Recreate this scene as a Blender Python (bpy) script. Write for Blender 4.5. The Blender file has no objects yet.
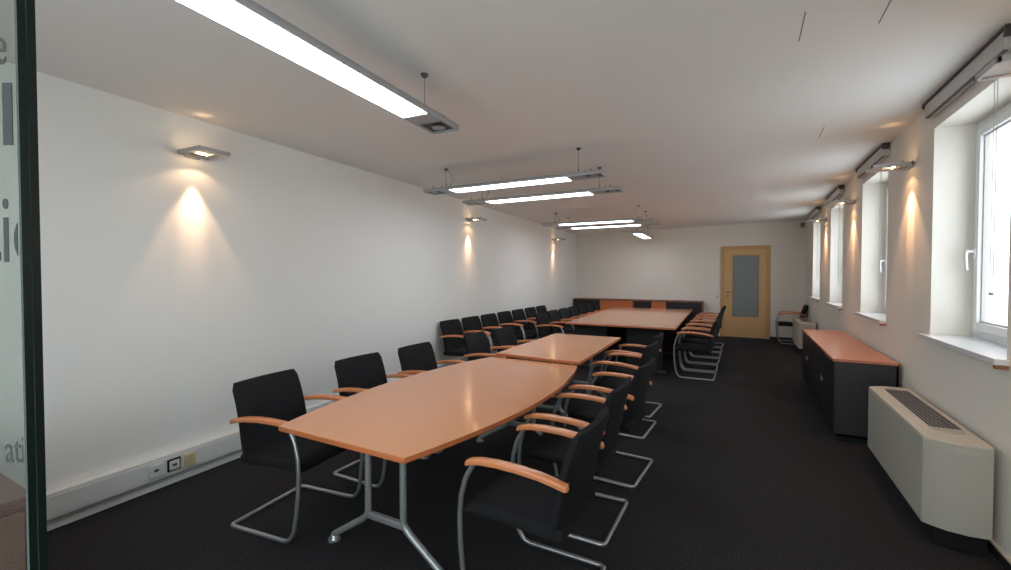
import bpy, bmesh, math, random
from mathutils import Vector, Matrix
random.seed(7)
PI=math.pi
scene=bpy.context.scene
C=scene.collection

# ------------------------------------------------------------------ camera
F_PX=442.92; YAW=math.radians(28.52); PITCH=math.radians(1.24); CH=1.45
cam_d=bpy.data.cameras.new('camera'); cam=bpy.data.objects.new('camera',cam_d); C.objects.link(cam)
cam_d.sensor_fit='HORIZONTAL'; cam_d.sensor_width=36.0; cam_d.lens=F_PX/1011*36.0
cam_d.clip_start=0.02; cam_d.clip_end=200
cam.location=(0,0,CH); cam.rotation_euler=(PI/2-PITCH,0,YAW)
scene.camera=cam
CAM_R=cam.rotation_euler.to_matrix()
def ray(x,y):
    return CAM_R@Vector(((x-505.5)/F_PX,-(y-285)/F_PX,-1))

# ------------------------------------------------------------------ view
scene.view_settings.view_transform='Standard'; scene.view_settings.look='None'
scene.view_settings.gamma=1; scene.view_settings.use_curve_mapping=False
scene.view_settings.exposure=0.72

# ------------------------------------------------------------------ materials
def s2l(c): return tuple(((v/255)/12.92 if v/255<=.04045 else ((v/255+.055)/1.055)**2.4) for v in c)
def mat(name,rgb,rough=.5,metal=0,spec=.5,bump=None,noise=None,emit=None,coat=0):
    m=bpy.data.materials.new(name); m.use_nodes=True; nt=m.node_tree; b=nt.nodes['Principled BSDF']
    b.inputs['Base Color'].default_value=(*rgb,1); b.inputs['Roughness'].default_value=rough
    b.inputs['Metallic'].default_value=metal; b.inputs['Specular IOR Level'].default_value=spec
    b.inputs['Coat Weight'].default_value=coat
    tc=nt.nodes.new('ShaderNodeTexCoord')
    if noise:   # (scale, detail, amount, stretch)
        sc,de,am,st=noise
        mp=nt.nodes.new('ShaderNodeMapping'); mp.inputs['Scale'].default_value=st
        nt.links.new(tc.outputs['Object'],mp.inputs['Vector'])
        n=nt.nodes.new('ShaderNodeTexNoise'); n.inputs['Scale'].default_value=sc; n.inputs['Detail'].default_value=de
        nt.links.new(mp.outputs['Vector'],n.inputs['Vector'])
        mx=nt.nodes.new('ShaderNodeMix'); mx.data_type='RGBA'
        mx.inputs['A'].default_value=(*[v*(1-am) for v in rgb],1); mx.inputs['B'].default_value=(*[min(1,v*(1+am)) for v in rgb],1)
        nt.links.new(n.outputs['Fac'],mx.inputs['Factor']); nt.links.new(mx.outputs['Result'],b.inputs['Base Color'])
    if bump:    # (scale, strength, distance)
        n2=nt.nodes.new('ShaderNodeTexNoise'); n2.inputs['Scale'].default_value=bump[0]; n2.inputs['Detail'].default_value=3
        nt.links.new(tc.outputs['Object'],n2.inputs['Vector'])
        bp=nt.nodes.new('ShaderNodeBump'); bp.inputs['Strength'].default_value=bump[1]; bp.inputs['Distance'].default_value=bump[2]
        nt.links.new(n2.outputs['Fac'],bp.inputs['Height']); nt.links.new(bp.outputs['Normal'],b.inputs['Normal'])
    if emit:
        b.inputs['Emission Color'].default_value=(*emit[0],1); b.inputs['Emission Strength'].default_value=emit[1]
    return m
def glassmat(name,tint,refl=1.0,rough=0.0,frost=0,frostcol=(.5,.55,.52)):
    m=bpy.data.materials.new(name); m.use_nodes=True; nt=m.node_tree; nt.nodes.remove(nt.nodes['Principled BSDF'])
    out=nt.nodes['Material Output']
    t=nt.nodes.new('ShaderNodeBsdfTransparent'); t.inputs['Color'].default_value=(*tint,1)
    g=nt.nodes.new('ShaderNodeBsdfGlossy'); g.inputs['Roughness'].default_value=rough
    fr=nt.nodes.new('ShaderNodeFresnel'); fr.inputs['IOR'].default_value=1.45
    geo=nt.nodes.new('ShaderNodeNewGeometry')
    mu=nt.nodes.new('ShaderNodeMath'); mu.operation='MULTIPLY'
    inv=nt.nodes.new('ShaderNodeMath'); inv.operation='SUBTRACT'; inv.inputs[0].default_value=1
    nt.links.new(geo.outputs['Backfacing'],inv.inputs[1])
    nt.links.new(fr.outputs['Fac'],mu.inputs[0]); nt.links.new(inv.outputs[0],mu.inputs[1])
    mx=nt.nodes.new('ShaderNodeMixShader'); m3=nt.nodes.new('ShaderNodeMath'); m3.operation='MULTIPLY'; m3.inputs[1].default_value=refl; nt.links.new(mu.outputs[0],m3.inputs[0]); nt.links.new(m3.outputs[0],mx.inputs['Fac'])
    base=t
    if frost:
        d=nt.nodes.new('ShaderNodeBsdfDiffuse'); d.inputs['Color'].default_value=(*frostcol,1)
        m2=nt.nodes.new('ShaderNodeMixShader'); m2.inputs['Fac'].default_value=frost
        nt.links.new(t.outputs[0],m2.inputs[1]); nt.links.new(d.outputs[0],m2.inputs[2]); base=m2
    nt.links.new(base.outputs[0],mx.inputs[1]); nt.links.new(g.outputs[0],mx.inputs[2])
    nt.links.new(mx.outputs[0],out.inputs['Surface'])
    return m
M={}
M['wall']=mat('white_wall_paint',(.87,.86,.825),.85,spec=.2,bump=(90,.05,.002))
M['cream_wall']=mat('cream_wall_paint',(.82,.775,.70),.85,spec=.2,bump=(90,.05,.002))
M['ceiling']=mat('ceiling_paint',(.85,.825,.795),.9,spec=.15,bump=(60,.04,.002))
M['carpet']=mat('dark_carpet',(.029,.0275,.030),1.0,spec=.15,bump=(220,1.0,.006),noise=(75,8,.95,(1,1,1)))
M['skirt_dark']=mat('dark_skirting',(.012,.011,.011),.6)
M['white_plastic']=mat('white_plastic',(.74,.74,.72),.35)
M['upvc']=mat('white_window_plastic',(.80,.81,.83),.25)
M['sill']=mat('white_sill',(.78,.78,.80),.2)
M['beech']=mat('beech_laminate',s2l((220,152,110)),.10,noise=(3,5,.05,(1,12,1)))
M['beech_edge']=mat('beech_edge_band',s2l((196,112,66)),.35,noise=(4,4,.06,(2,2,14)))
M['cab_top']=mat('cherry_cabinet_top',s2l((205,132,98)),.25,noise=(3,5,.07,(10,1,1)))
M['arm']=mat('beech_armrest_wood',s2l((216,136,90)),.25,noise=(8,4,.10,(1,9,9)),coat=.2)
M['fabric']=mat('black_fabric',(.0105,.0105,.012),.9,spec=.25,bump=(900,.5,.001),noise=(300,2,.3,(1,1,1)))
M['tube']=mat('silver_tube',(.42,.42,.43),.33,metal=.75)
M['silver']=mat('silver_painted_steel',(.40,.40,.41),.38,metal=.55)
M['lampmetal']=mat('brushed_lamp_metal',(.45,.45,.46),.45,metal=.45)
M['darkmetal']=mat('dark_recess_metal',(.09,.085,.085),.4,metal=.5)
M['black']=mat('black_plastic',(.010,.010,.011),.7,spec=.3)
M['charcoal']=mat('charcoal_cabinet_laminate',(.034,.032,.034),.45)
M['charcoal_dk']=mat('black_tambour_door',(.008,.0075,.008),.4)
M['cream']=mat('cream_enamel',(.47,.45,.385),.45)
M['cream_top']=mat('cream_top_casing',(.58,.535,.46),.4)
M['grille']=mat('dark_grille',(.22,.21,.23),.4,metal=.3)
M['door']=mat('light_oak_door',s2l((214,171,118)),.45,noise=(5,5,.07,(9,9,.8)))
M['door_frame']=mat('oak_door_frame',s2l((204,158,106)),.5,noise=(5,5,.08,(9,9,.8)))
M['frosted']=glassmat('frosted_door_glass',(.25,.3,.29),frost=.93,frostcol=(.24,.27,.26),rough=.35)
M['glass']=glassmat('window_glass',(.97,.985,.98))
M['doorglass']=glassmat('greenish_thick_glass',(.88,.93,.905),refl=.12)
M['glass_edge']=mat('dark_green_glass_edge',(.006,.018,.015),.35,spec=.25)
M['letter']=mat('grey_vinyl_lettering',(.055,.06,.058),1.0,spec=0)
M['diffuser']=mat('lit_diffuser',(.9,.9,.92),.4,emit=((.85,.92,1.0),8.2))
M['bulb']=mat('lit_halogen_bulb',(1,.85,.6),.3,emit=((1.0,.62,.30),22.0))
M['blind']=mat('grey_blind_casing',(.50,.475,.45),.5)
M['blind_dark']=mat('dark_blind_rail',(.05,.043,.042),.5)
M['brown_wood']=mat('brown_reddish_wood',s2l((134,74,54)),.5,noise=(4,4,.25,(1,1,7)))
M['brown_drawer']=mat('reddish_brown_veneer',s2l((106,76,64)),.45,noise=(4,4,.2,(1,1,7)))
M['yellowed']=mat('yellowed_socket_plastic',(.62,.52,.27),.4)
M['black_leg']=mat('black_table_leg',(.010,.010,.010),.85)
M['brass']=mat('brass_red_metal',(.42,.17,.10),.35,metal=.6)
M['crack']=mat('ceiling_joint_grey',(.18,.17,.17),.9)  # dark grey of the ceiling joint lines
M['outside']=mat('pale_render_facade',(.85,.85,.83),.9)

# ------------------------------------------------------------------ mesh helpers
class MB:
    def __init__(s): s.bm=bmesh.new(); s.round=False
    def box(s,x0,x1,y0,y1,z0,z1,bev=0,rot=None,org=None,segs=2):
        b=bmesh.new(); bmesh.ops.create_cube(b,size=1)
        bmesh.ops.scale(b,vec=(abs(x1-x0),abs(y1-y0),abs(z1-z0)),verts=b.verts)
        if bev: bmesh.ops.bevel(b,geom=b.edges[:]+b.verts[:],offset=bev,segments=segs,affect='EDGES',profile=.5)
        bmesh.ops.translate(b,vec=((x0+x1)/2,(y0+y1)/2,(z0+z1)/2),verts=b.verts)
        s.merge(b,rot,org); return s
    def merge(s,b,rot=None,org=None):
        if rot is not None:
            bmesh.ops.rotate(b,cent=org or (0,0,0),matrix=rot,verts=b.verts)
        me=bpy.data.meshes.new('tmp'); b.to_mesh(me); b.free(); s.bm.from_mesh(me); bpy.data.meshes.remove(me)
    def prism(s,poly,axis,a0,a1,bev=0):
        """poly: 2-D outline; axis 'x','y' or 'z' of extrusion"""
        b=bmesh.new()
        def P(p,t): return {'x':(t,p[0],p[1]),'y':(p[0],t,p[1]),'z':(p[0],p[1],t)}[axis]
        lo=[b.verts.new(P(p,a0)) for p in poly]; hi=[b.verts.new(P(p,a1)) for p in poly]; n=len(poly)
        b.faces.new(lo); b.faces.new(hi[::-1])
        for i in range(n): b.faces.new((lo[i],hi[i],hi[(i+1)%n],lo[(i+1)%n]))
        bmesh.ops.recalc_face_normals(b,faces=b.faces)
        if bev: bmesh.ops.bevel(b,geom=[e for e in b.edges if e.calc_face_angle(0)>.5],offset=bev,segments=2,affect='EDGES',profile=.5)
        s.merge(b); return s
    def cyl(s,p0,p1,r,r2=None,n=16):
        p0=Vector(p0);p1=Vector(p1);d=p1-p0
        s.round=True; b=bmesh.new(); bmesh.ops.create_cone(b,cap_ends=True,segments=n,radius1=r,radius2=r if r2 is None else r2,depth=d.length)
        q=Vector((0,0,1)).rotation_difference(d.normalized()).to_matrix()
        bmesh.ops.rotate(b,cent=(0,0,0),matrix=q,verts=b.verts)
        bmesh.ops.translate(b,vec=(p0+p1)/2,verts=b.verts); s.merge(b); return s
    def tube(s,pts,r,n=10,corner=0,cs=5,caps=True,closed=False):
        pts=[Vector(p) for p in pts]
        if corner:
            out=[pts[0]]
            for i in range(1,len(pts)-1):
                a,b_,c=pts[i-1],pts[i],pts[i+1]
                d1=(a-b_);d2=(c-b_); k=min(corner,d1.length*.45,d2.length*.45)
                if (d1.normalized()+d2.normalized()).length<.25: out.append(b_); continue
                s1=b_+d1.normalized()*k; s2=b_+d2.normalized()*k
                for t in range(cs+1):
                    u=t/cs; out.append((1-u)**2*s1+2*u*(1-u)*b_+u*u*s2)
            out.append(pts[-1]); pts=out
        s.round=True; bm=s.bm; rings=[]; N=len(pts)
        tan0=(pts[1]-pts[0]).normalized()
        up=Vector((0,0,1)) if abs(tan0.z)<.9 else Vector((1,0,0))
        nrm=tan0.cross(up).normalized()
        prev=tan0
        for i,p in enumerate(pts):
            t=(pts[min(i+1,N-1)]-pts[max(i-1,0)]).normalized()
            nrm=(prev.rotation_difference(t)@nrm); nrm=(nrm-t*nrm.dot(t)).normalized(); prev=t
            bn=t.cross(nrm)
            rr=r[i] if isinstance(r,list) else r
            rings.append([bm.verts.new(p+rr*(math.cos(2*PI*k/n)*nrm+math.sin(2*PI*k/n)*bn)) for k in range(n)])
        for a,b_ in zip(rings,rings[1:]):
            for k in range(n): bm.faces.new((a[k],a[(k+1)%n],b_[(k+1)%n],b_[k]))
        if caps: bm.faces.new(rings[0][::-1]); bm.faces.new(rings[-1])
        return s
    def loft(s,rings,cap=True):
        s.round=True; bm=s.bm; R=[[bm.verts.new(p) for p in r] for r in rings]; n=len(R[0])
        for a,b_ in zip(R,R[1:]):
            for k in range(n): bm.faces.new((a[k],a[(k+1)%n],b_[(k+1)%n],b_[k]))
        if cap: bm.faces.new(R[0][::-1]); bm.faces.new(R[-1])
        return s
    def xf(s,m): bmesh.ops.transform(s.bm,matrix=m,verts=s.bm.verts); return s
    def build(s,name,m,parent=None,smooth=True,kind=None,label=None):
        bmesh.ops.recalc_face_normals(s.bm,faces=s.bm.faces)
        me=bpy.data.meshes.new(name)
        s.bm.to_mesh(me); s.bm.free()
        for p in me.polygons: p.use_smooth=smooth
        if smooth: me.set_sharp_from_angle(angle=math.radians(48 if s.round else 20))
        me.materials.append(m)
        o=bpy.data.objects.new(name,me); C.objects.link(o)
        if parent: o.parent=parent
        if kind: o['kind']=kind
        if label: o['label']=label
        return o
def thing(name,label,cat,loc=(0,0,0),rotz=0,group=None,kind=None):
    o=bpy.data.objects.new(name,None); C.objects.link(o); o.empty_display_size=.1
    o.location=loc; o.rotation_euler=(0,0,rotz)
    if label: o['label']=label
    if cat: o['category']=cat
    if group: o['group']=group
    if kind: o['kind']=kind
    return o
def tag(o,label,cat,group=None):
    o['label']=label; o['category']=cat
    if group: o['group']=group
    return o
def dup(root,loc,rotz,label,group=None):
    def cp(o,par):
        c=o.copy(); C.objects.link(c); c.parent=par
        for g in o.children: cp(g,c)
        return c
    r=root.copy(); C.objects.link(r); r.location=loc; r.rotation_euler=(0,0,rotz)
    if label: r['label']=label
    if group: r['group']=group
    for ch in list(root.children): cp(ch,r)
    return r

# ------------------------------------------------------------------ room shell
XR=1.15; YB=11.70; YF=-0.62
def xl(Y): return -3.48-.06*(Y-1)          # left wall runs slightly outwards
def zc(X): return 2.6475+.018*X            # ceiling height
WT=.36
LWANG=math.atan2(-.06,1)                    # direction of the left wall
MB().prism([(xl(YF)-.3,YF-.2),(XR+WT,YF-.2),(XR+WT,YB+.3),(xl(YB)-.3,YB+.3)],'z',-.2,0).build('floor',M['carpet'],smooth=False,kind='structure')
b=MB()
x0,x1=-4.6,XR+WT
lo=[(x0,YF-.2,zc(x0)),(x1,YF-.2,zc(x1)),(x1,YB+.3,zc(x1)),(x0,YB+.3,zc(x0))]
b.loft([lo,[(p[0],p[1],p[2]+.25) for p in lo]])
ceil=b.build('ceiling',M['ceiling'],smooth=False,kind='structure')
MB().prism([(xl(YF-.2),YF-.2),(xl(YB+.3),YB+.3),(xl(YB+.3)-.2,YB+.3),(xl(YF-.2)-.2,YF-.2)],'z',-.1,2.75).build('wall_left',M['wall'],smooth=False,kind='structure')
# back wall with the door opening
DX0,DX1,DZ=-.515,.465,2.115
b=MB()
b.box(xl(YB)-.2,DX0,YB,YB+.2,-.1,2.8); b.box(DX1,XR+WT,YB,YB+.2,-.1,2.8); b.box(DX0,DX1,YB,YB+.2,DZ,2.8)
b.build('wall_back',M['cream_wall'],smooth=False,kind='structure')
PW=(-1.9,.5,.3,2.4)      # unseen glazed opening added behind the camera to brighten the ceiling
b=MB(); b.box(-4.4,PW[0],YF-.2,YF,-.1,2.8); b.box(PW[1],XR+WT,YF-.2,YF,-.1,2.8)
b.box(PW[0],PW[1],YF-.2,YF,-.1,PW[2]); b.box(PW[0],PW[1],YF-.2,YF,PW[3],2.8)
b.build('wall_front',M['wall'],smooth=False,kind='structure')
# right wall with four window openings
WIN=[(3.14,4.19),(5.33,6.37),(7.48,8.50),(9.58,10.54)]
WZ0,WZ1=1.0,2.48
b=MB()
b.box(XR,XR+WT,YF-.2,YB+.2,-.1,WZ0); b.box(XR,XR+WT,YF-.2,YB+.2,WZ1,2.8)
prev=YF-.2
for a,c in WIN: b.box(XR,XR+WT,prev,a,WZ0,WZ1); prev=c
b.box(XR,XR+WT,prev,YB+.2,WZ0,WZ1)
b.build('wall_right',M['cream_wall'],smooth=False,kind='structure')

# trunking base and skirtings
def along_left(y0,y1,d0,d1,z0,z1,bev=0):
    """box lying against the left wall, d = distance out from it"""
    b=MB(); b.prism([(xl(y0)+d0,y0),(xl(y1)+d0,y1),(xl(y1)+d1,y1),(xl(y0)+d1,y0)],'z',z0,z1,bev); return b
along_left(YF,YB,0,.014,0,.062).build('baseboard_left',M['white_plastic'],smooth=False,kind='structure')
t=thing('cable_trunking','long white cable trunking running low along the left wall','trunking',(xl(.5),.5,.08))
def reparent(o,p):
    o.parent=p; o.matrix_parent_inverse=Matrix.Translation(-Vector(p.location)) if not p.rotation_euler.z else (Matrix.Translation(p.location)@Matrix.Rotation(p.rotation_euler.z,4,'Z')).inverted()
    return o
o=along_left(YF,YB-.46,0,.055,.078,.225,.004).build('duct_body',M['white_plastic']); reparent(o,t)
o=along_left(YF,YB-.46,.055,.060,.098,.205).build('cover_strip',M['white_plastic']); reparent(o,t)
b=MB(); b.box(xl(YB)+.01,DX0-.09,YB-.012,YB,0,.06); b.box(DX1+.0,XR,YB-.012,YB,0,.06)
b.build('baseboard_back',M['skirt_dark'],smooth=False,kind='structure')
b=MB(); b.box(XR-.012,XR,YF,YB-.012,0,.055)
bo=b.build('baseboard_right',M['skirt_dark'],smooth=False,kind='structure')
MB().box(XR-.015,XR,YF,YB-.012,.055,.066,).build('trim_1',M['cream_top'],smooth=False,kind='structure')

# sockets on the trunking
def wall_frame(Y,z,out):
    """matrix whose x axis points out of the left wall, y along it"""
    return Matrix.Translation((xl(Y)+out,Y,z))@Matrix.Rotation(math.atan2(.06,1),4,'Z')
def socket(Y,name,label,cat,kind):
    t=thing(name,label,cat,(xl(Y)+.0605,Y,.15),math.atan2(.06,1),'sockets on the trunking')
    if kind=='data_dark':
        MB().box(0,.010,-.041,.041,-.041,.041,.003).build('surround',M['black'],t,label='black surround')
        MB().box(.010,.016,-.031,.031,-.031,.031,.002).build('face_plate',M['white_plastic'],t)
        MB().box(.016,.0175,-.014,.014,-.008,.008).build('port',M['darkmetal'],t,smooth=False)
    elif kind=='data':
        MB().box(0,.014,-.040,.040,-.040,.040,.003).build('face_plate',M['white_plastic'],t)
        MB().box(.014,.0155,-.014,.014,-.006,.010).build('port',M['darkmetal'],t,smooth=False)
    else:
        MB().box(0,.020,-.034,.034,-.040,.040,.003).build('face_plate',M['yellowed'],t)
        for s in (-1,1): MB().cyl((.0195,0,s*.017),(.021,0,s*.017),.0115).build('outlet',M['cream'],t)
socket(1.455,'data_socket','white data socket on the trunking, left of the black-framed one','socket','data')
socket(1.565,'data_socket','data socket with a black surround, middle one on the trunking','socket','data_dark')
socket(1.665,'power_socket','yellowed power socket on the trunking, right of the black-framed one','socket','power')

# ------------------------------------------------------------------ windows
def rect_frame(y0,y1,z0,z1,xa,xb,w,bev=.004):
    b=MB()
    b.box(xa,xb,y0,y0+w,z0,z1,bev); b.box(xa,xb,y1-w,y1,z0,z1,bev)
    b.box(xa,xb,y0+w-.004,y1-w+.004,z0,z0+w,bev); b.box(xa,xb,y0+w-.004,y1-w+.004,z1-w,z1,bev); return b
for i,(a,c) in enumerate(WIN):
    xw=XR+.215
    t=thing('window_%d'%(i+1),None,None,(XR+.2,(a+c)/2,WZ0),kind='structure')
    R=lambda o: reparent(o,t)
    R(rect_frame(a,c,WZ0+.03,WZ1,xw,xw+.07,.055).build('window_frame',M['upvc']))
    R(rect_frame(a+.048,c-.048,WZ0+.078,WZ1-.048,xw-.018,xw+.05,.058,.007).build('sash',M['upvc']))
    g=R(rect_frame(a+.104,c-.104,WZ0+.134,WZ1-.104,xw+.004,xw+.03,.012,.001).build('gasket',M['blind'],smooth=False))
    R(MB().box(xw+.014,xw+.030,a+.105,c-.105,WZ0+.135,WZ1-.105).build('pane',M['glass'],smooth=False))
    # handle on the far stile
    hy=c-.078; hz=1.60
    b=MB(); b.box(xw-.026,xw-.018,hy-.014,hy+.014,hz-.033,hz+.033,.003)
    b.cyl((xw-.026,hy,hz+.012),(xw-.055,hy,hz+.012),.009)
    b.tube([(xw-.05,hy,hz+.012),(xw-.062,hy,hz+.010),(xw-.064,hy,hz-.03),(xw-.058,hy,hz-.115)],.0085,10,.02)
    R(b.build('window_handle',M['upvc']))
    b=MB(); b.prism([(XR-.055,a-.035),(XR-.001,a-.035),(XR-.001,a+.001),(xw+.01,a+.001),(xw+.01,c-.001),(XR-.001,c-.001),(XR-.001,c+.035),(XR-.055,c+.035)],'z',WZ0+.001,WZ0+.032,.003)
    R(b.build('window_sill',M['sill']))
    R(MB().box(XR-.05,XR-.002,a-.034,a-.004,WZ0-.020,WZ0-.001,.002).build('sill_end_cap',M['brass'],label='brownish end cap under the sill'))
    # outer ledge
    R(MB().box(xw+.06,XR+WT+.06,a,c,WZ0,WZ0+.03).build('outer_ledge',M['sill'],smooth=False))

tw=thing('window_5',None,None,(0,YF-.1,PW[2]),kind='structure')  # added glazing in the front wall, lets extra light reach the ceiling
b=MB()
for x in (PW[0]+.025,PW[0]+.8,PW[0]+1.6,PW[1]-.025): b.box(x-.025,x+.025,YF-.13,YF-.07,PW[2],PW[3],.003)
for z in (PW[2]+.025,PW[3]-.025): b.box(PW[0],PW[1],YF-.13,YF-.07,z-.025,z+.025,.003)
reparent(b.build('window_frame',M['upvc']),tw)
reparent(MB().box(PW[0]+.02,PW[1]-.02,YF-.105,YF-.095,PW[2]+.02,PW[3]-.02).build('pane',M['glass'],smooth=False),tw)

# blinds (roller blind casing above each window)
wname=['nearest window','second window from the camera','third window from the camera','farthest window']
def blind(i,a,c):
    ya,yc=a-.06,c+.0
    t=thing('roller_blind','grey roller blind casing with dark rails above the %s'%wname[i],'blind',(XR-.06,(ya+yc)/2,2.5),group='roller blinds above the windows')
    R=lambda o: reparent(o,t)
    ztop=zc(XR)
    R(MB().box(XR-.055,XR-.001,ya,yc,ztop-.112,ztop-.020,.006).build('casing',M['blind']))
    R(MB().box(XR-.060,XR-.015,ya-.012,yc+.012,ztop-.021,ztop-.002,.004).build('ceiling_rail',M['blind_dark']))
    R(MB().box(XR-.052,XR-.036,ya+.02,yc-.02,ztop-.119,ztop-.111,.002).build('bottom_bar',M['blind_dark']))
    b=MB()
    b.box(XR-.064,XR-.010,ya-.022,ya-.004,ztop-.060,ztop-.004,.004)
    R(b.build('end_bracket',M['blind_dark']))
    R(MB().box(XR-.064,XR-.010,yc+.002,yc+.016,ztop-.04,ztop-.004,.004).build('end_bracket',M['blind_dark']))
    b=MB(); yy=ya+.13 if i==0 else ya+.16
    for s in (0,1): b.cyl((XR-.03,yy+s*.034,ztop-.135),(XR-.03,yy+s*.034,1.36),.0016,n=6)
    cd=R(b.build('pull_cord',M['blind']))
    R(MB().box(XR-.035,XR-.025,yy-.004,yy+.038,1.345,1.362,.004).build('cord_weight',M['white_plastic']))
for i,(a,c) in enumerate(WIN): blind(i,a,c)

# ------------------------------------------------------------------ door in the back wall
t=thing('door_1',None,None,(0,YB,0),kind='structure')
R=lambda o: reparent(o,t)
b=MB(); fw=.085
b.box(DX0-.02,DX0+fw-.02,YB-.022,YB+.12,0,DZ+.02,.004); b.box(DX1-fw+.02,DX1+.02,YB-.022,YB+.12,0,DZ+.02,.004)
b.box(DX0+fw-.024,DX1-fw+.024,YB-.022,YB+.12,DZ+.02-fw,DZ+.02,.004)
R(b.build('door_frame',M['door_frame']))
lx0,lx1,lz1=DX0+fw-.022,DX1-fw+.022,DZ-fw+.022
gx0,gx1,gz0,gz1=-.292,.268,.475,1.925
b=MB()
b.box(lx0,gx0,YB-.012,YB+.028,.008,lz1,.003); b.box(gx1,lx1,YB-.012,YB+.028,.008,lz1,.003)
b.box(gx0-.002,gx1+.002,YB-.012,YB+.028,.008,gz0,.003); b.box(gx0-.002,gx1+.002,YB-.012,YB+.028,gz1,lz1,.003)
R(b.build('door_leaf',M['door']))
b=MB()
for (a0,a1,c0,c1) in ((gx0,gx0+.014,gz0,gz1),(gx1-.014,gx1,gz0,gz1),(gx0,gx1,gz0,gz0+.014),(gx0,gx1,gz1-.014,gz1)):
    b.box(a0,a1,YB-.016,YB-.006,c0,c1,.002)
R(b.build('glazing_bead',M['door_frame']))
R(MB().box(gx0+.005,gx1-.005,YB+.002,YB+.010,gz0+.005,gz1-.005).build('door_glass',M['frosted'],smooth=False))
b=MB(); hx=-.382
b.cyl((hx,YB-.018,1.055),(hx,YB-.011,1.055),.025,n=20); b.cyl((hx,YB-.06,1.055),(hx,YB-.015,1.055),.009)
b.tube([(hx,YB-.055,1.055),(hx+.02,YB-.060,1.055),(hx+.125,YB-.058,1.052)],.009,10,.01)
R(b.build('door_handle',M['brass']))
b=MB(); b.cyl((hx,YB-.018,.965),(hx,YB-.011,.965),.024,n=20); b.cyl((hx,YB-.022,.965),(hx,YB-.017,.965),.008)
R(b.build('lock_rosette',M['brass']))
b=MB(); b.cyl((.19,YB-.02,1.915),(.19,YB-.004,1.915),.012); b.box(.185,.195,YB-.022,YB-.016,1.87,1.925,.002)
R(b.build('glass_hook',M['white_plastic']))
# dim room beyond the frosted glass
MB().box(DX0-.4,DX1+.4,YB+.9,YB+.95,-.1,2.8).build('wall_corridor',M['wall'],smooth=False,kind='structure')

# light switch by the door
t=thing('light_switch','small white light switch on the back wall left of the oak door','switch',(-.60,YB,1.02))
MB().box(-.04,.04,-.010,0,-.04,.04,.003).build('face_plate',M['white_plastic'],t)
MB().box(-.027,.027,-.015,-.009,-.027,.027,.002).build('rocker',M['white_plastic'],t)
t=thing('light_switch','lower white socket plate under the light switch by the oak door','socket',(-.60,YB,.93))
MB().box(-.04,.04,-.010,0,-.036,.036,.003).build('face_plate',M['white_plastic'],t)
MB().cyl((0,-.0125,0),(0,-.009,0),.021,n=20).build('outlet',M['cream'],t)
t.name='wall_socket'
# motion sensor in the back right corner
t=thing('motion_sensor','small dark sensor high in the back right corner','sensor',(1.075,YB-.0075,2.55))
MB().box(-.035,.035,-.05,.008,-.05,.05,.012).build('housing',M['darkmetal'],t)
MB().cyl((0,-.05,-.015),(0,-.062,-.015),.022,.012).build('lens',M['blind'],t)

# ceiling joints (thin gaps in the plaster)
for k,(x,ya,yb) in enumerate(((.225,2.45,2.74),(.545,2.45,2.74),(.545,4.42,4.74))):
    b=MB(); b.box(x-.0025,x+.0025,ya,yb,zc(x)-.0012,zc(x)+.004)
    b.build('trim_%d'%(k+2),M['crack'],smooth=False,kind='structure')

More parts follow.
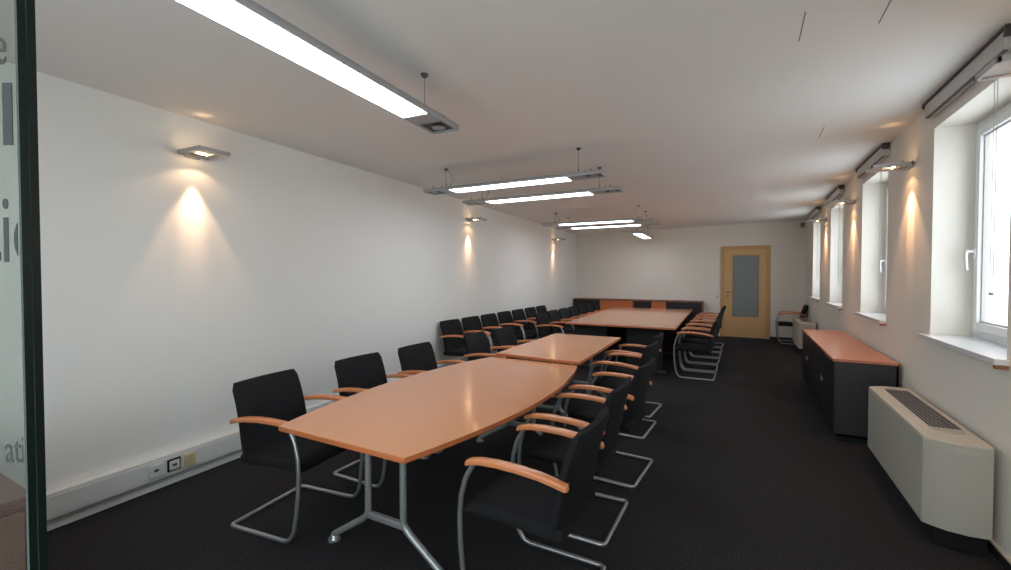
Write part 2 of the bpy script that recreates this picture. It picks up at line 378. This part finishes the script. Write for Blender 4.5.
# ------------------------------------------------------------------ chairs
def make_chair(label,group):
    t=thing('cantilever_chair',label,'chair',group=group)
    # frame : one bent tube
    pr=[(.205,.612),(.238,.56),(.262,.47),(.268,.38),(.264,.27),(.252,.16),(.236,.07)]
    L=[(x,-.248-.012*(1-z/.612),z) for x,z in pr]
    path=[(.200,-.248,.630)]+L+[(.205,-.260,.024),(.17,-.260,.0125),(-.245,-.260,.0125)]
    full=path+[(p[0],-p[1],p[2]) for p in reversed(path)]
    b=MB(); b.tube(full,.0120,12,.030,5)
    b.build('frame',M['tube'],t)
    b=MB()
    b.tube([(.262,-.252,.405),(.205,-.205,.405),(.205,.205,.405),(.262,.252,.405)],.008,8,.02)
    b.build('seat_support',M['black'],t)
    # seat : upholstered slab with rounded waterfall front
    W=.228
    def sl(x,zt,th,w):  # rounded cross-section ring in y-z
        r=min(th*.48,.022); pts=[]
        for cx,cz,a0 in ((w-r,zt-r,0),(-(w-r),zt-r,90),(-(w-r),zt-th+r,180),(w-r,zt-th+r,270)):
            for k in range(5):
                a=math.radians(a0+k*22.5); pts.append((x,cx+r*math.cos(a),cz+r*math.sin(a)))
        return pts
    b=MB()
    DZS=-.024
    def sl2(x,zt,th,w): return sl(x,zt+DZS,th,w)
    b.loft([sl2(.262,.435,.018,W-.02),sl2(.258,.446,.040,W-.006),sl2(.235,.457,.060,W),sl2(.18,.463,.064,W),sl2(.05,.460,.060,W),sl2(-.08,.452,.058,W),sl2(-.17,.447,.060,W),sl2(-.205,.444,.05,W-.004)])
    b.build('seat',M['fabric'],t)
    # backrest : slightly curved padded panel, wraps under at the bottom
    prof=[(-.120,.372),(-.160,.388),(-.186,.44),(-.200,.52),(-.216,.61),(-.240,.70),(-.270,.785),(-.284,.822)]
    rings=[]; N=len(prof)
    for i,(x,z) in enumerate(prof):
        a=Vector(prof[max(i-1,0)]); c=Vector(prof[min(i+1,N-1)]); tg=(c-a).normalized(); nx,nz=tg.y,-tg.x
        th=.026 if 0<i<N-1 else .012
        w=.232-.010*max(0,(i-3))/4-(.010 if i in(0,N-1) else 0)
        ring=[]
        K=12
        for k in range(K+1):
            y=w-2*w*k/K; cv=.018*(y/w)**2; e=1-.5*(abs(y/w)**14)
            ring.append((x+nx*th*e+cv,y,z+nz*th*e))
        for k in range(K+1):
            y=-w+2*w*k/K; cv=.018*(y/w)**2; e=1-.5*(abs(y/w)**14)
            ring.append((x-nx*th*e+cv,y,z-nz*th*e))
        rings.append(ring)
    b=MB(); b.loft(rings); b.build('backrest',M['fabric'],t)
    # armrests : arched wooden bars
    for s in (-1,1):
        b=MB(); rings=[]
        pts=[(-.238,.612),(-.231,.616),(-.18,.628),(-.12,.639),(-.02,.648),(.08,.650),(.16,.645),(.205,.636),(.228,.628),(.236,.623)]
        for i,(x,z) in enumerate(pts):
            hw=.0195+.003*math.sin(PI*min(1,max(0,(x+.26)/.5))); hh=.0135
            if i in (0,len(pts)-1): hw*=.75;hh*=.6
            y=s*(.248+.002*math.sin(PI*(x+.26)/.5)); ring=[]
            for cx,cz,a0 in ((hw-.006,hh-.006,0),(-(hw-.006),hh-.006,90),(-(hw-.006),-(hh-.006),180),(hw-.006,-(hh-.006),270)):
                for k in range(3):
                    a=math.radians(a0+k*45); ring.append((x,y+cx+.006*math.cos(a),z+cz+.006*math.sin(a)))
            rings.append(ring)
        b.loft(rings); b.build('armrest',M['arm'],t)
    # back brackets from arm to backrest
    for s in (-1,1): MB().cyl((-.225,s*.235,.614),(-.219,s*.200,.614),.008).build('arm_bracket',M['darkmetal'],t)
    return t
proto=[None]
def chair(x,y,rz,label,group=None):
    if proto[0] is None:
        proto[0]=make_chair(label,group); proto[0].location=(x,y,0); proto[0].rotation_euler=(0,0,rz); return proto[0]
    r=dup(proto[0],(x,y,0),rz,label); 
    if group: r['group']=group
    return r
G1='chairs on the left of the near tables'; G2='chairs on the right of the near tables'
G3='chairs in a row against the left wall'; G4='chairs on the left of the far table'; G5='chairs on the right of the far table'
d=math.radians
chair(-2.38,1.745,d(7),'nearest black chair with wooden arms on the left of the near table',G1)
chair(-2.375,2.46,d(0),'second black wooden-armed chair along the left side of the curved near table',G1)
chair(-2.365,3.12,d(1),'third black wooden-armed chair on the left side, by the curved table end',G1)
chair(-2.33,4.07,d(3),'black wooden-armed chair left of the middle table, nearer of its two',G1)
chair(-2.295,4.64,d(0),'black wooden-armed chair left of the middle table, farther of its two',G1)
chair(-.842,1.87,d(180),'nearest black chair on the right, seen from behind with cantilever legs',G2)
chair(-.892,2.555,d(180),'second black chair on the right side of the curved near table',G2)
chair(-.885,3.30,d(177),'third black chair on the right, by the joint of the first two tables',G2)
chair(-1.02,4.25,d(178),'black chair on the right of the middle table, nearer of its two',G2)
chair(-1.075,4.89,d(177),'black chair on the right of the middle table, farther of its two',G2)
ordn=['nearest','second','third','middle','third from the far end','second from the far end','farthest']
for k in range(7):
    chair(-3.385-.012*k,5.07+.548*k,0,'%s of the seven black chairs lined up against the left wall'%ordn[k] if k not in(1,2) else '%s of the seven black chairs against the left wall from the near end'%ordn[k],G3)
for k in range(7):
    chair(-2.775-.012*k,6.83+.548*k,0,('%s black chair tucked into the left side of the large far table'%ordn[k]) if k not in (4,5,3) else ('%s of seven black chairs left of the far table'%ordn[k]),G4)
ordr=['nearest','second','third','fourth','fifth','farthest']
for k in range(6):
    chair(-.625-.006*k,6.92+.637*k,d([180,181,179,180,182,178][k]),'%s of the six black chairs down the right side of the far table'%ordr[k],G5)
chair(.86,11.28,d(180),'lone black chair in the back right corner beyond the white heater')

# ------------------------------------------------------------------ conference tables
TZ=.700
def table_leg(t,xc,y,span,sgn):
    """one leg frame: twin posts, low tie, splayed feet with round glides.  xc centre in x"""
    s=.118; f=MB()
    for k in (-1,1):
        x=xc+k*s
        f.tube([(x,y,TZ-.045),(x,y,.215),(x+k*.035,y+sgn*.004,.178),(xc+k*span,y-sgn*.0,.034)],.0175,12,.05)
    f.box(xc-s,xc+s,y-.014,y+.014,.195,.228,.004)
    f.box(xc-s-.03,xc+s+.03,y-.03,y+.03,TZ-.058,TZ-.042,.003)
    o=f.build('leg_frame',M['silver'],t); reparent(o,t)
    for k in (-1,1):
        g=MB(); g.cyl((xc+k*span,y,.0),(xc+k*span,y,.010),.033,n=20); g.cyl((xc+k*span,y,.010),(xc+k*span,y,.034),.028,.018,n=20)
        r=g.build('foot_glide',M['tube'],o); r.matrix_parent_inverse=o.matrix_parent_inverse.copy()
        r.parent=o; r.matrix_parent_inverse=Matrix.Identity(4)
def tabletop(t,poly):
    b=MB(); b.prism(poly,'z',TZ-.025,TZ,.0015); o=b.build('tabletop',M['beech'],t); reparent(o,t)
    # edge band, a hair proud of the board
    me=o.data; me.materials.append(M['beech_edge'])
    for p in me.polygons:
        if abs(p.normal.z)<.5: p.material_index=1
def apron(t,x0,x1,y0,y1):
    b=MB(); 
    for x in (x0,x1): b.box(x-.02,x+.02,y0,y1,TZ-.055,TZ-.026,.003)
    o=b.build('support_rail',M['silver'],t); reparent(o,t)
# near boat-shaped table
def bow(xa,ya,xb,yb,bulge,n=16):
    P=[]
    for k in range(n+1):
        u=k/n; x=xa+(xb-xa)*u; y=ya+(yb-ya)*u
        P.append((x+bulge*math.sin(PI*u)**.9,y))
    return P
left=bow(-2.040,1.385,-2.062,3.516,-.15); right=bow(-1.227,1.385,-1.227,3.512,.15)
t=thing('conference_table','nearest table, boat-shaped beech top with bowed sides and silver legs','table',(-1.63,2.45,0))
tabletop(t,left+right[::-1])
table_leg(t,-1.595,1.66,.375,1); table_leg(t,-1.63,3.27,.40,1)
apron(t,-1.75,-1.51,1.70,3.25)
# middle table
TZ=.728
t=thing('conference_table','rectangular beech table in the middle, behind the boat-shaped one','table',(-1.62,4.3,0))
tabletop(t,[(-2.040,3.562),(-1.212,3.524),(-1.275,5.15),(-2.082,5.135)])
table_leg(t,-1.63,3.83,.36,1); table_leg(t,-1.66,4.88,.36,1); apron(t,-1.76,-1.52,3.85,4.86)
TZ=.700
# far group of tables
def far_table(x0a,x1a,y0,x0b,x1b,y1,label):
    t=thing('conference_table',label,'table',((x0a+x1b)/2,(y0+y1)/2,0),group='tables joined into the large far table')
    tabletop(t,[(x0a,y0),(x1a,y0),(x1b,y1),(x0b,y1)])
    xm=(x0a+x1b)/2
    for yy in (y0+.14,y1-.14):
        b=MB(); b.box(xm-.26,xm+.26,yy-.014,yy+.014,.05,TZ-.026,.002); reparent(b.build('added_dark_panel',M['black_leg'],t),t)  # guessed black panel, added to block the view and keep it dark underneath
        b=MB(); b.box(xm-.31,xm+.31,yy-.035,yy+.035,.012,.05,.006)
        f=b.build('foot_bar',M['darkmetal'],t); reparent(f,t)
        for q in (-1,1):
            g=MB(); g.cyl((xm+q*.285,yy,0),(xm+q*.285,yy,.014),.022,n=16); g=g.build('glide',M['black'],f)
            g.matrix_parent_inverse=Matrix.Identity(4)
    apron(t,xm-.12,xm+.12,y0+.16,y1-.16)
def lx(Y,u):  # u 0..1 across the far block
    a=-2.523-.055*(Y-6.64); c=-.872-.042*(Y-6.64); return a+(c-a)*u
ys=[6.64,8.59,10.50]
for j in range(2):
    for i in range(2):
        u0,u1=(0,.4992) if i==0 else (.5008,1)
        y0=ys[j]+(.0012 if j else 0); y1=ys[j+1]
        far_table(lx(y0,u0),lx(y0,u1),y0,lx(y1,u0),lx(y1,u1),y1,'%s beech table of the four joined into the large far block'%[['near left','near right'],['far left','far right']][j][i])

# ------------------------------------------------------------------ sideboards along the back wall
sbz=.835
def sideboard(x0,x1,label,fronts):
    y0,y1=YB-.44,YB-.015
    t=thing('sideboard',label,'sideboard',((x0+x1)/2,y1,0),group='low sideboards along the back wall')
    R=lambda o: reparent(o,t)
    b=MB(); b.box(x0,x0+.02,y0+.02,y1,.03,sbz-.022); b.box(x1-.02,x1,y0+.02,y1,.03,sbz-.022); b.box(x0,x1,y1-.02,y1,.03,sbz-.022)
    b.box(x0,x1,y0+.02,y1,.03,.07); b.box(x0+.02,x1-.02,y0+.04,y1,0,.03)
    R(b.build('body',M['brown_wood'],smooth=False))
    R(MB().box(x0,x1,y0,y1,sbz-.022,sbz,.002).build('top',M['brown_wood']))
    for (a,c,m) in fronts:
        o=R(MB().box(a+.003,c-.003,y0+.002,y0+.02,.072,sbz-.03,.002).build('door',m,label='beech door' if m is M['beech_edge'] else 'black door'))
Bk,Be=M['charcoal_dk'],M['beech_edge']
sideboard(-4.06,-2.49,'left low sideboard on the back wall with black and beech doors',[(-4.04,-3.34,Bk),(-3.34,-2.51,Be)])
sideboard(-2.486,-.895,'right low sideboard on the back wall with two black doors around a beech one',[(-2.466,-2.04,Bk),(-2.04,-1.70,Be),(-1.70,-.915,Bk)])

# ------------------------------------------------------------------ dark cabinets under the windows
def cabinet(y0,y1,label):
    x0,x1,zt=.675,XR-.03,.722
    t=thing('office_cabinet',label,'cabinet',((x0+x1)/2,(y0+y1)/2,0),group='dark cabinets under the windows')
    R=lambda o: reparent(o,t)
    b=MB(); b.box(x0+.02,x1,y0,y0+.02,.045,zt-.022,.001); b.box(x0+.02,x1,y1-.02,y1,.045,zt-.022,.001)
    b.box(x1-.015,x1,y0,y1,.045,zt-.022); b.box(x0+.02,x1,y0,y1,.045,.065)
    R(b.build('body',M['charcoal']))
    R(MB().box(x0+.045,x1-.01,y0+.01,y1-.01,0,.045).build('plinth',M['black'],smooth=False))
    R(MB().box(x0,x1,y0,y1,zt-.024,zt,.002).build('top',M['cab_top'],label='cherry wood top'))
    m=(y0+y1)/2
    for a,c,s in ((y0,m,1),(m,y1,-1)):
        dd=MB(); n=17; w=(c-a-.01)/n
        dd.box(x0+.012,x0+.022,a+.004,c-.004,.07,zt-.03)
        for k in range(n): dd.box(x0+.006,x0+.014,a+.005+k*w+.002,a+.005+(k+1)*w-.002,.07,zt-.03,.0015,segs=1)
        o=R(dd.build('door',M['charcoal_dk']))
        hy=(c-.035) if s>0 else (a+.035)
        h=MB(); h.box(x0-.008,x0-.002,hy-.012,hy+.012,.40,.45,.003); h.box(x0-.004,x0+.01,hy-.004,hy+.004,.42,.43); h.build('handle',M['silver'],o)
cabinet(4.77,5.985,'near dark cabinet with a cherry top, beside the cream heater')
cabinet(5.99,7.20,'far dark cabinet with a cherry top, touching the near one end to end')

# ------------------------------------------------------------------ fan heaters (convectors)
def convector(y0,y1,label,group='cream wall heaters under the windows'):
    xf,xw,zt,zb=.855,XR-.038,.578,.105
    t=thing('convector_heater',label,'heater',((xf+xw)/2,(y0+y1)/2,0),group=group)
    R=lambda o: reparent(o,t)
    # plan with rounded front corners at both ends
    c=.06
    def plan(g=0):
        return [(xw,y0+.00+g),(xf+.17,y0-.012+g),(xf+.09,y0+.002+g),(xf+.03,y0+.035+g),(xf+g,y0+c),(xf+g,y1-c),(xf+.03,y1-.035-g),(xf+.09,y1-.002-g),(xf+.17,y1+.012-g),(xw,y1-g)]
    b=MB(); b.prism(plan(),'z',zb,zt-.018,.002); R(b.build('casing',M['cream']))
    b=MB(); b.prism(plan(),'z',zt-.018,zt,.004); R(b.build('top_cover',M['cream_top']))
    b=MB(); b.prism([(xw,y0+.05),(xf+.05,y0+.05),(xf+.05,y1-.05),(xw,y1-.05)],'z',0,zb+.002); R(b.build('base',M['black'],smooth=False))
    # grille with half-round ends
    gx0,gx1,ga,gb=xf+.085,xf+.225,y0+.26,y1-.13
    pts=[]
    xm=(gx0+gx1)/2; r=(gx1-gx0)/2
    b=MB(); b.prism([(gx0,ga),(gx1,ga),(gx1,gb),(gx0,gb)],'z',zt,zt+.0015); 
    n=int((gb-ga)/.012)
    g=R(b.build('grille',M['black'],smooth=False))
    b=MB()
    for k in range(7):
        x=gx0+(k+.5)*(gx1-gx0)/7; b.box(x-.0045,x+.0045,ga,gb,zt+.001,zt+.006)
    for k in range(12):
        y=ga+(k+.5)*(gb-ga)/12; b.box(gx0,gx1,y-.002,y+.002,zt+.001,zt+.0045)
    b.build('grille_bars',M['grille'],g,smooth=False).matrix_parent_inverse=Matrix.Identity(4)
    # control flap and rear blank : half discs at each end of the grille
    for yy,s in ((ga,-1),(gb,1)):
        arc=[(xm+r*math.cos(a),yy+s*(r*1.25)*math.sin(a)) for a in [PI*k/14 for k in range(15)]]
        b=MB(); b.prism(arc,'z',zt-.001,zt+.0045,.001)
        R(b.build('control_flap' if s<0 else 'end_cap',M['cream']))
    # handle slot on the near end
    R(MB().box(xf+.10,xw-.055,y0-.0135,y0-.002,zt-.052,zt-.040,.001).build('grip_slot',M['blind'],label='dark slot'))
    for yy,zz in ((y0+.09,.54),(y0+.09,.15),(y1-.12,.15)):
        b=MB(); b.cyl((xf-.002,yy,zz),(xf+.004,yy,zz),.005,n=10); R(b.build('screw',M['silver']))
convector(3.13,4.47,'near cream heater with a dark top grille below the first window')
convector(9.66,10.92,'far cream heater at the back of the right wall, before the lone chair')

# ------------------------------------------------------------------ pendant lights
def pendant(x,y,z,rz,label,L=1.95,lab_group='pendant strip lights'):
    t=thing('pendant_light',label,'ceiling light',(x,y,z),rz,lab_group)
    h=L/2; w=.094; D=.645
    b=MB()
    b.box(-h,h,-w,w,.020,.034,.003)              # top plate
    for s in (-1,1): b.box(-h,h,s*w-.012 if s>0 else -w,s*w if s>0 else -w+.012,0,.030,.002)
    for s in (-1,1): b.box(s*h-.014 if s>0 else -h,h if s>0 else -h+.014,-w+.005,w-.005,0,.030,.002)
    for s in (-1,1): b.box(s*(D+.006)-.006,s*(D+.006)+.006,-w+.005,w-.005,0,.022)
    for s in (-1,1): b.box(min(s*.67,s*.79),max(s*.67,s*.79),-w+.008,w-.008,.002,.022)
    b.build('housing',M['lampmetal'],t)
    MB().box(-D,D,-w+.013,w-.013,-.003,.019,.002).build('diffuser',M['diffuser'],t)
    for s in (-1,1):
        b=MB(); b.box(s*.885-.075,s*.885+.075,-w+.014,w-.014,.012,.021)
        e=b.build('spot_recess',M['darkmetal'],t,smooth=False)
        b=MB(); b.cyl((s*.885,0,.002),(s*.885,0,.014),.042,.030,n=20); b.build('spot_lamp',M['lampmetal'],e)
        # cable, rose and gland
        top=zc(x+s*.70*math.cos(rz))-z
        b=MB(); b.cyl((s*.74,0,.034),(s*.74,0,top-.012),.0016,n=6); b.cyl((s*.74,0,.034),(s*.74,0,.085),.0045,n=8)
        b.build('suspension_cable',M['darkmetal'],t)
        b=MB(); b.cyl((s*.74,0,top-.018),(s*.74,0,top),.014,.024,n=20); b.build('ceiling_rose',M['darkmetal'],t)
        b=MB()
        for dx,dy in ((.13,-.05),(.13,.05),(.06,.0)):
            b.cyl((s*(.74+dx),dy,.034),(s*(.74+dx),dy,.066),.006,.004,n=8)
        b.build('lamp_pins',M['darkmetal'],t)
    b=MB(); top=zc(x-.70*math.cos(rz))-z
    pts=[(-.735,.012,top-.01),(-.70,.02,top-.06),(-.66,.02,top-.11),(-.69,.015,top-.17),(-.70,.0,.036)]
    b.tube(pts,.0022,6,.04); b.build('power_lead',M['darkmetal'],t)
    return t
pendant(-1.602,1.32,2.35,d(94.0),'nearest pendant strip light, running lengthwise over the near table')
pendant(-2.11,3.92,2.35,d(1.0),'second pendant strip light, crosswise over the middle of the room')
pendant(-2.15,4.73,2.35,d(.5),'third pendant strip light, crosswise just behind the second one')
pendant(-2.34,7.60,2.37,d(1.0),'fourth pendant strip light, crosswise over the near end of the far table')
pendant(-2.36,8.30,2.37,d(1.0),'fifth pendant strip light, crosswise just behind the fourth one')
pendant(-2.07,10.30,2.335,d(92),'farthest pendant strip light, lengthwise near the back wall',L=1.95)

# ------------------------------------------------------------------ wall lamps
def spot(name,loc,dirv,energy,size,blend,col,rad,par=None):
    l=bpy.data.lights.new(name,'SPOT'); l.energy=energy; l.spot_size=math.radians(size); l.spot_blend=blend; l.color=col; l.shadow_soft_size=rad
    o=bpy.data.objects.new(name,l); C.objects.link(o); o.location=loc
    o.rotation_euler=Vector(dirv).to_track_quat('-Z','Y').to_euler()
    if par: o.parent=par
    return o
WARM=(1.0,.62,.36)
def wall_lamp(Y,side,label,z=2.315,E=1.0,cone=56,col=(1.0,.62,.36)):
    WARM=col
    if side=='L': x=xl(Y); rz=math.atan2(.06,1)
    else: x=XR; rz=PI
    t=thing('wall_lamp',label,'wall lamp',(x,Y,z),rz,'wall lamps')
    # local +x points into the room
    b=MB(); W=.105; X0,X1=.012,.275
    b.box(X0,X1,-W,-W+.014,-.012,.014,.002); b.box(X0,X1,W-.014,W,-.012,.014,.002)
    b.box(X1-.014,X1,-W,W,-.012,.014,.002); b.box(X0,X0+.014,-W,W,-.012,.014,.002)
    b.box(X0+.010,X1-.010,-W+.010,-.046,-.004,.010,.001); b.box(X0+.010,X1-.010,.046,W-.010,-.004,.010,.001)
    b.box(.185,X1-.010,-.05,.05,-.004,.010,.001)
    b.build('frame_plate',M['lampmetal'],t)
    MB().box(.0,.014,-.05,.05,-.022,.030,.003).build('wall_bracket',M['lampmetal'],t)
    b=MB(); b.tube([(.075,-.05,0),(.075,.05,0)],.008,10); r=b.build('bulb_holder',M['darkmetal'],t)
    b=MB(); b.cyl((.115,-.038,0),(.115,.038,0),.007,n=12); b.build('bulb',M['bulb'],t)
    b=MB(); b.cyl((.06,.0,.012),(.06,.0,.045),.014,.010,n=14); b.build('cap',M['silver'],t)
    spot('wall_lamp_beam',(.125,0,-.035),(-.125,0,-.36),19*E,30,1.0,WARM,.010,t)
    spot('wall_lamp_cone',(.125,0,-.035),(-.01,0,-1),11*E,cone,.35,WARM,.012,t)
    spot('wall_lamp_wash',(.125,0,-.035),(0,0,-1),1.1*E,132,.3,WARM,.012,t)
    spot('wall_lamp_up',(.115,0,.05),(.05,0,1),.8*E,34,1.0,WARM,.01,t)
    return t
wall_lamp(1.745,'L','wall lamp on the left wall nearest the camera, above a bright warm patch')
wall_lamp(5.72,'L','middle wall lamp on the left wall, below the third pendant light',2.30,.9)
wall_lamp(9.70,'L','farthest wall lamp on the left wall, near the back corner',2.29,.9)
wall_lamp(2.62,'R','nearest wall lamp on the right wall, cut by the picture edge',2.315,1.15,74,(1.0,.55,.28))
wall_lamp(4.66,'R','wall lamp on the right wall between the first and second windows',2.325,1.15,74,(1.0,.55,.28))
wall_lamp(6.82,'R','wall lamp on the right wall between the second and third windows',2.345,1.15,74,(1.0,.55,.28))
wall_lamp(8.95,'R','wall lamp on the right wall between the third and fourth windows',2.36,1.15,74,(1.0,.55,.28))

# ------------------------------------------------------------------ glass door leaf at the left
LD=Vector((-.906,-.423,0)).normalized()          # away from the free edge
LN=Vector((LD.y,-LD.x,0)); 
r0=ray(40.5,285); E0=Vector((0,0,CH))+r0*(.5/math.hypot(r0.x,r0.y)); E0.z=0
if LN.dot(Vector((0,0,0))-E0)<0: LN=-LN            # towards the camera
ang=math.atan2(LD.y,LD.x); T=.0125
# front face passes so that the far corner of the edge is on the measured ray
t=thing('glass_door','thick green-edged glass door leaf with grey lettering at the left edge','glass door',E0,ang)
# local x = away from free edge, local y = +-normal
sy=1 if (Matrix.Rotation(-ang,3,'Z')@LN).y>0 else -1
def lb(x0,x1,y0,y1,z0,z1,bev=0): 
    ya,yb=sorted((sy*y0,sy*y1)); return MB().box(x0,x1,ya,yb,z0,z1,bev)
lb(.0012,.86,.0,T,.01,2.58).build('glass_pane',M['doorglass'],t,smooth=False)
b=lb(-.0008,.001,.0,T*.47,.01,2.58); ya,yb=sorted((sy*T*.53,sy*T)); b.box(-.0008,.001,ya,yb,.01,2.58)
b.build('polished_edge',M['glass_edge'],t,smooth=False)
def leaf_uz(px,py):
    r=ray(px,py); o=Vector((0,0,CH)); P0=E0+LN*T
    k=(P0-o).dot(LN)/r.dot(LN); p=o+r*k; return (p-E0).dot(LD),p.z
def lettering(txt,px_r,py_base,px_xh_top,clip=True,name='lettering',font_ratio=.52,cond=.58):
    """text whose last glyph's left side starts at px_r on the pane; x-height from the two rows"""
    u1,z0=leaf_uz(px_r,py_base); _,z1=leaf_uz(px_r,px_xh_top); size=(z1-z0)/font_ratio
    cu=bpy.data.curves.new('t','FONT'); cu.body=txt; cu.size=size; cu.align_x='RIGHT'
    tmp=bpy.data.objects.new('t',cu); C.objects.link(tmp); bpy.context.view_layer.update()
    me=bpy.data.meshes.new_from_object(tmp.evaluated_get(bpy.context.evaluated_depsgraph_get()))
    bpy.data.objects.remove(tmp); bpy.data.curves.remove(cu)
    bm=bmesh.new(); bm.from_mesh(me); bpy.data.meshes.remove(me)
    # the text runs toward the free edge (-local x) as read from the camera
    for v in bm.verts: v.co=Vector((u1-v.co.x*cond, sy*(T+.0006), z0+v.co.y))
    if clip:
        bmesh.ops.bisect_plane(bm,geom=bm.verts[:]+bm.edges[:]+bm.faces[:],plane_co=(.002,0,0),plane_no=(-1,0,0),clear_outer=True)
    r=bmesh.ops.extrude_face_region(bm,geom=bm.faces[:])
    for v in [g for g in r['geom'] if isinstance(g,bmesh.types.BMVert)]: v.co.y-=sy*.0004
    bmesh.ops.recalc_face_normals(bm,faces=bm.faces)
    m2=bpy.data.meshes.new(name); bm.to_mesh(m2); bm.free(); m2.materials.append(M['letter'])
    o=bpy.data.objects.new(name,m2); C.objects.link(o); o.parent=t; return o
lettering('tio',43,262,210)
lettering('atio',39,463,442)
lettering('e',8,64,34)
# tall bar of a capital letter
u0,za=leaf_uz(14,145); u1,zb=leaf_uz(4.5,145); _,zt=leaf_uz(9,83)
lb(min(u0,u1),max(u0,u1),T+.0002,T+.0008,za,zt).build('lettering',M['letter'],t,smooth=False)
lettering('o',3,347,282)

# brown wooden drawer unit seen through the glass door
t=thing('drawer_unit','brown wooden drawer unit seen low through the glass door','cabinet',(-2.69,.345,0))
zt=.70
b=MB(); b.box(-.66,.54,-.16,.19,.03,zt-.03,.002); b.box(-.62,.50,-.12,.16,0,.03)
b.build('body',M['brown_drawer'],t)
MB().box(-.675,.555,-.175,.205,zt-.03,zt,.003).build('top',M['brown_drawer'],t)
for k in range(3):
    z1=zt-.045-k*.205; z0=z1-.195
    o=MB().box(.54,.556,-.15,.18,z0,z1,.002).build('drawer',M['brown_drawer'],t)
    h=MB(); h.cyl((.556,.015,(z0+z1)/2+.05),(.578,.015,(z0+z1)/2+.05),.010,n=12); h.build('knob',M['silver'],o)

# ------------------------------------------------------------------ daylight
w=bpy.data.worlds.new('world'); scene.world=w; w.use_nodes=True
bg=w.node_tree.nodes['Background']; bg.inputs[0].default_value=(.86,.93,1.0,1); bg.inputs[1].default_value=2.6
for i,(a,c) in enumerate(WIN):
    l=bpy.data.lights.new('window_portal','AREA'); l.shape='RECTANGLE'; l.size=c-a; l.size_y=WZ1-WZ0
    l.cycles.is_portal=True
    o=bpy.data.objects.new('window_portal',l); C.objects.link(o); o.location=(XR+WT+.02,(a+c)/2,(WZ0+WZ1)/2)
    o.rotation_euler=Vector((-1,0,0)).to_track_quat('-Z','Z').to_euler()
l=bpy.data.lights.new('window_portal','AREA'); l.shape='RECTANGLE'; l.size=PW[1]-PW[0]; l.size_y=PW[3]-PW[2]; l.cycles.is_portal=True  # portal for the added opening behind the camera
o=bpy.data.objects.new('window_portal',l); C.objects.link(o); o.location=((PW[0]+PW[1])/2,YF-.22,(PW[2]+PW[3])/2)
o.rotation_euler=Vector((0,1,0)).to_track_quat('-Z','Z').to_euler()
bpy.context.view_layer.update()
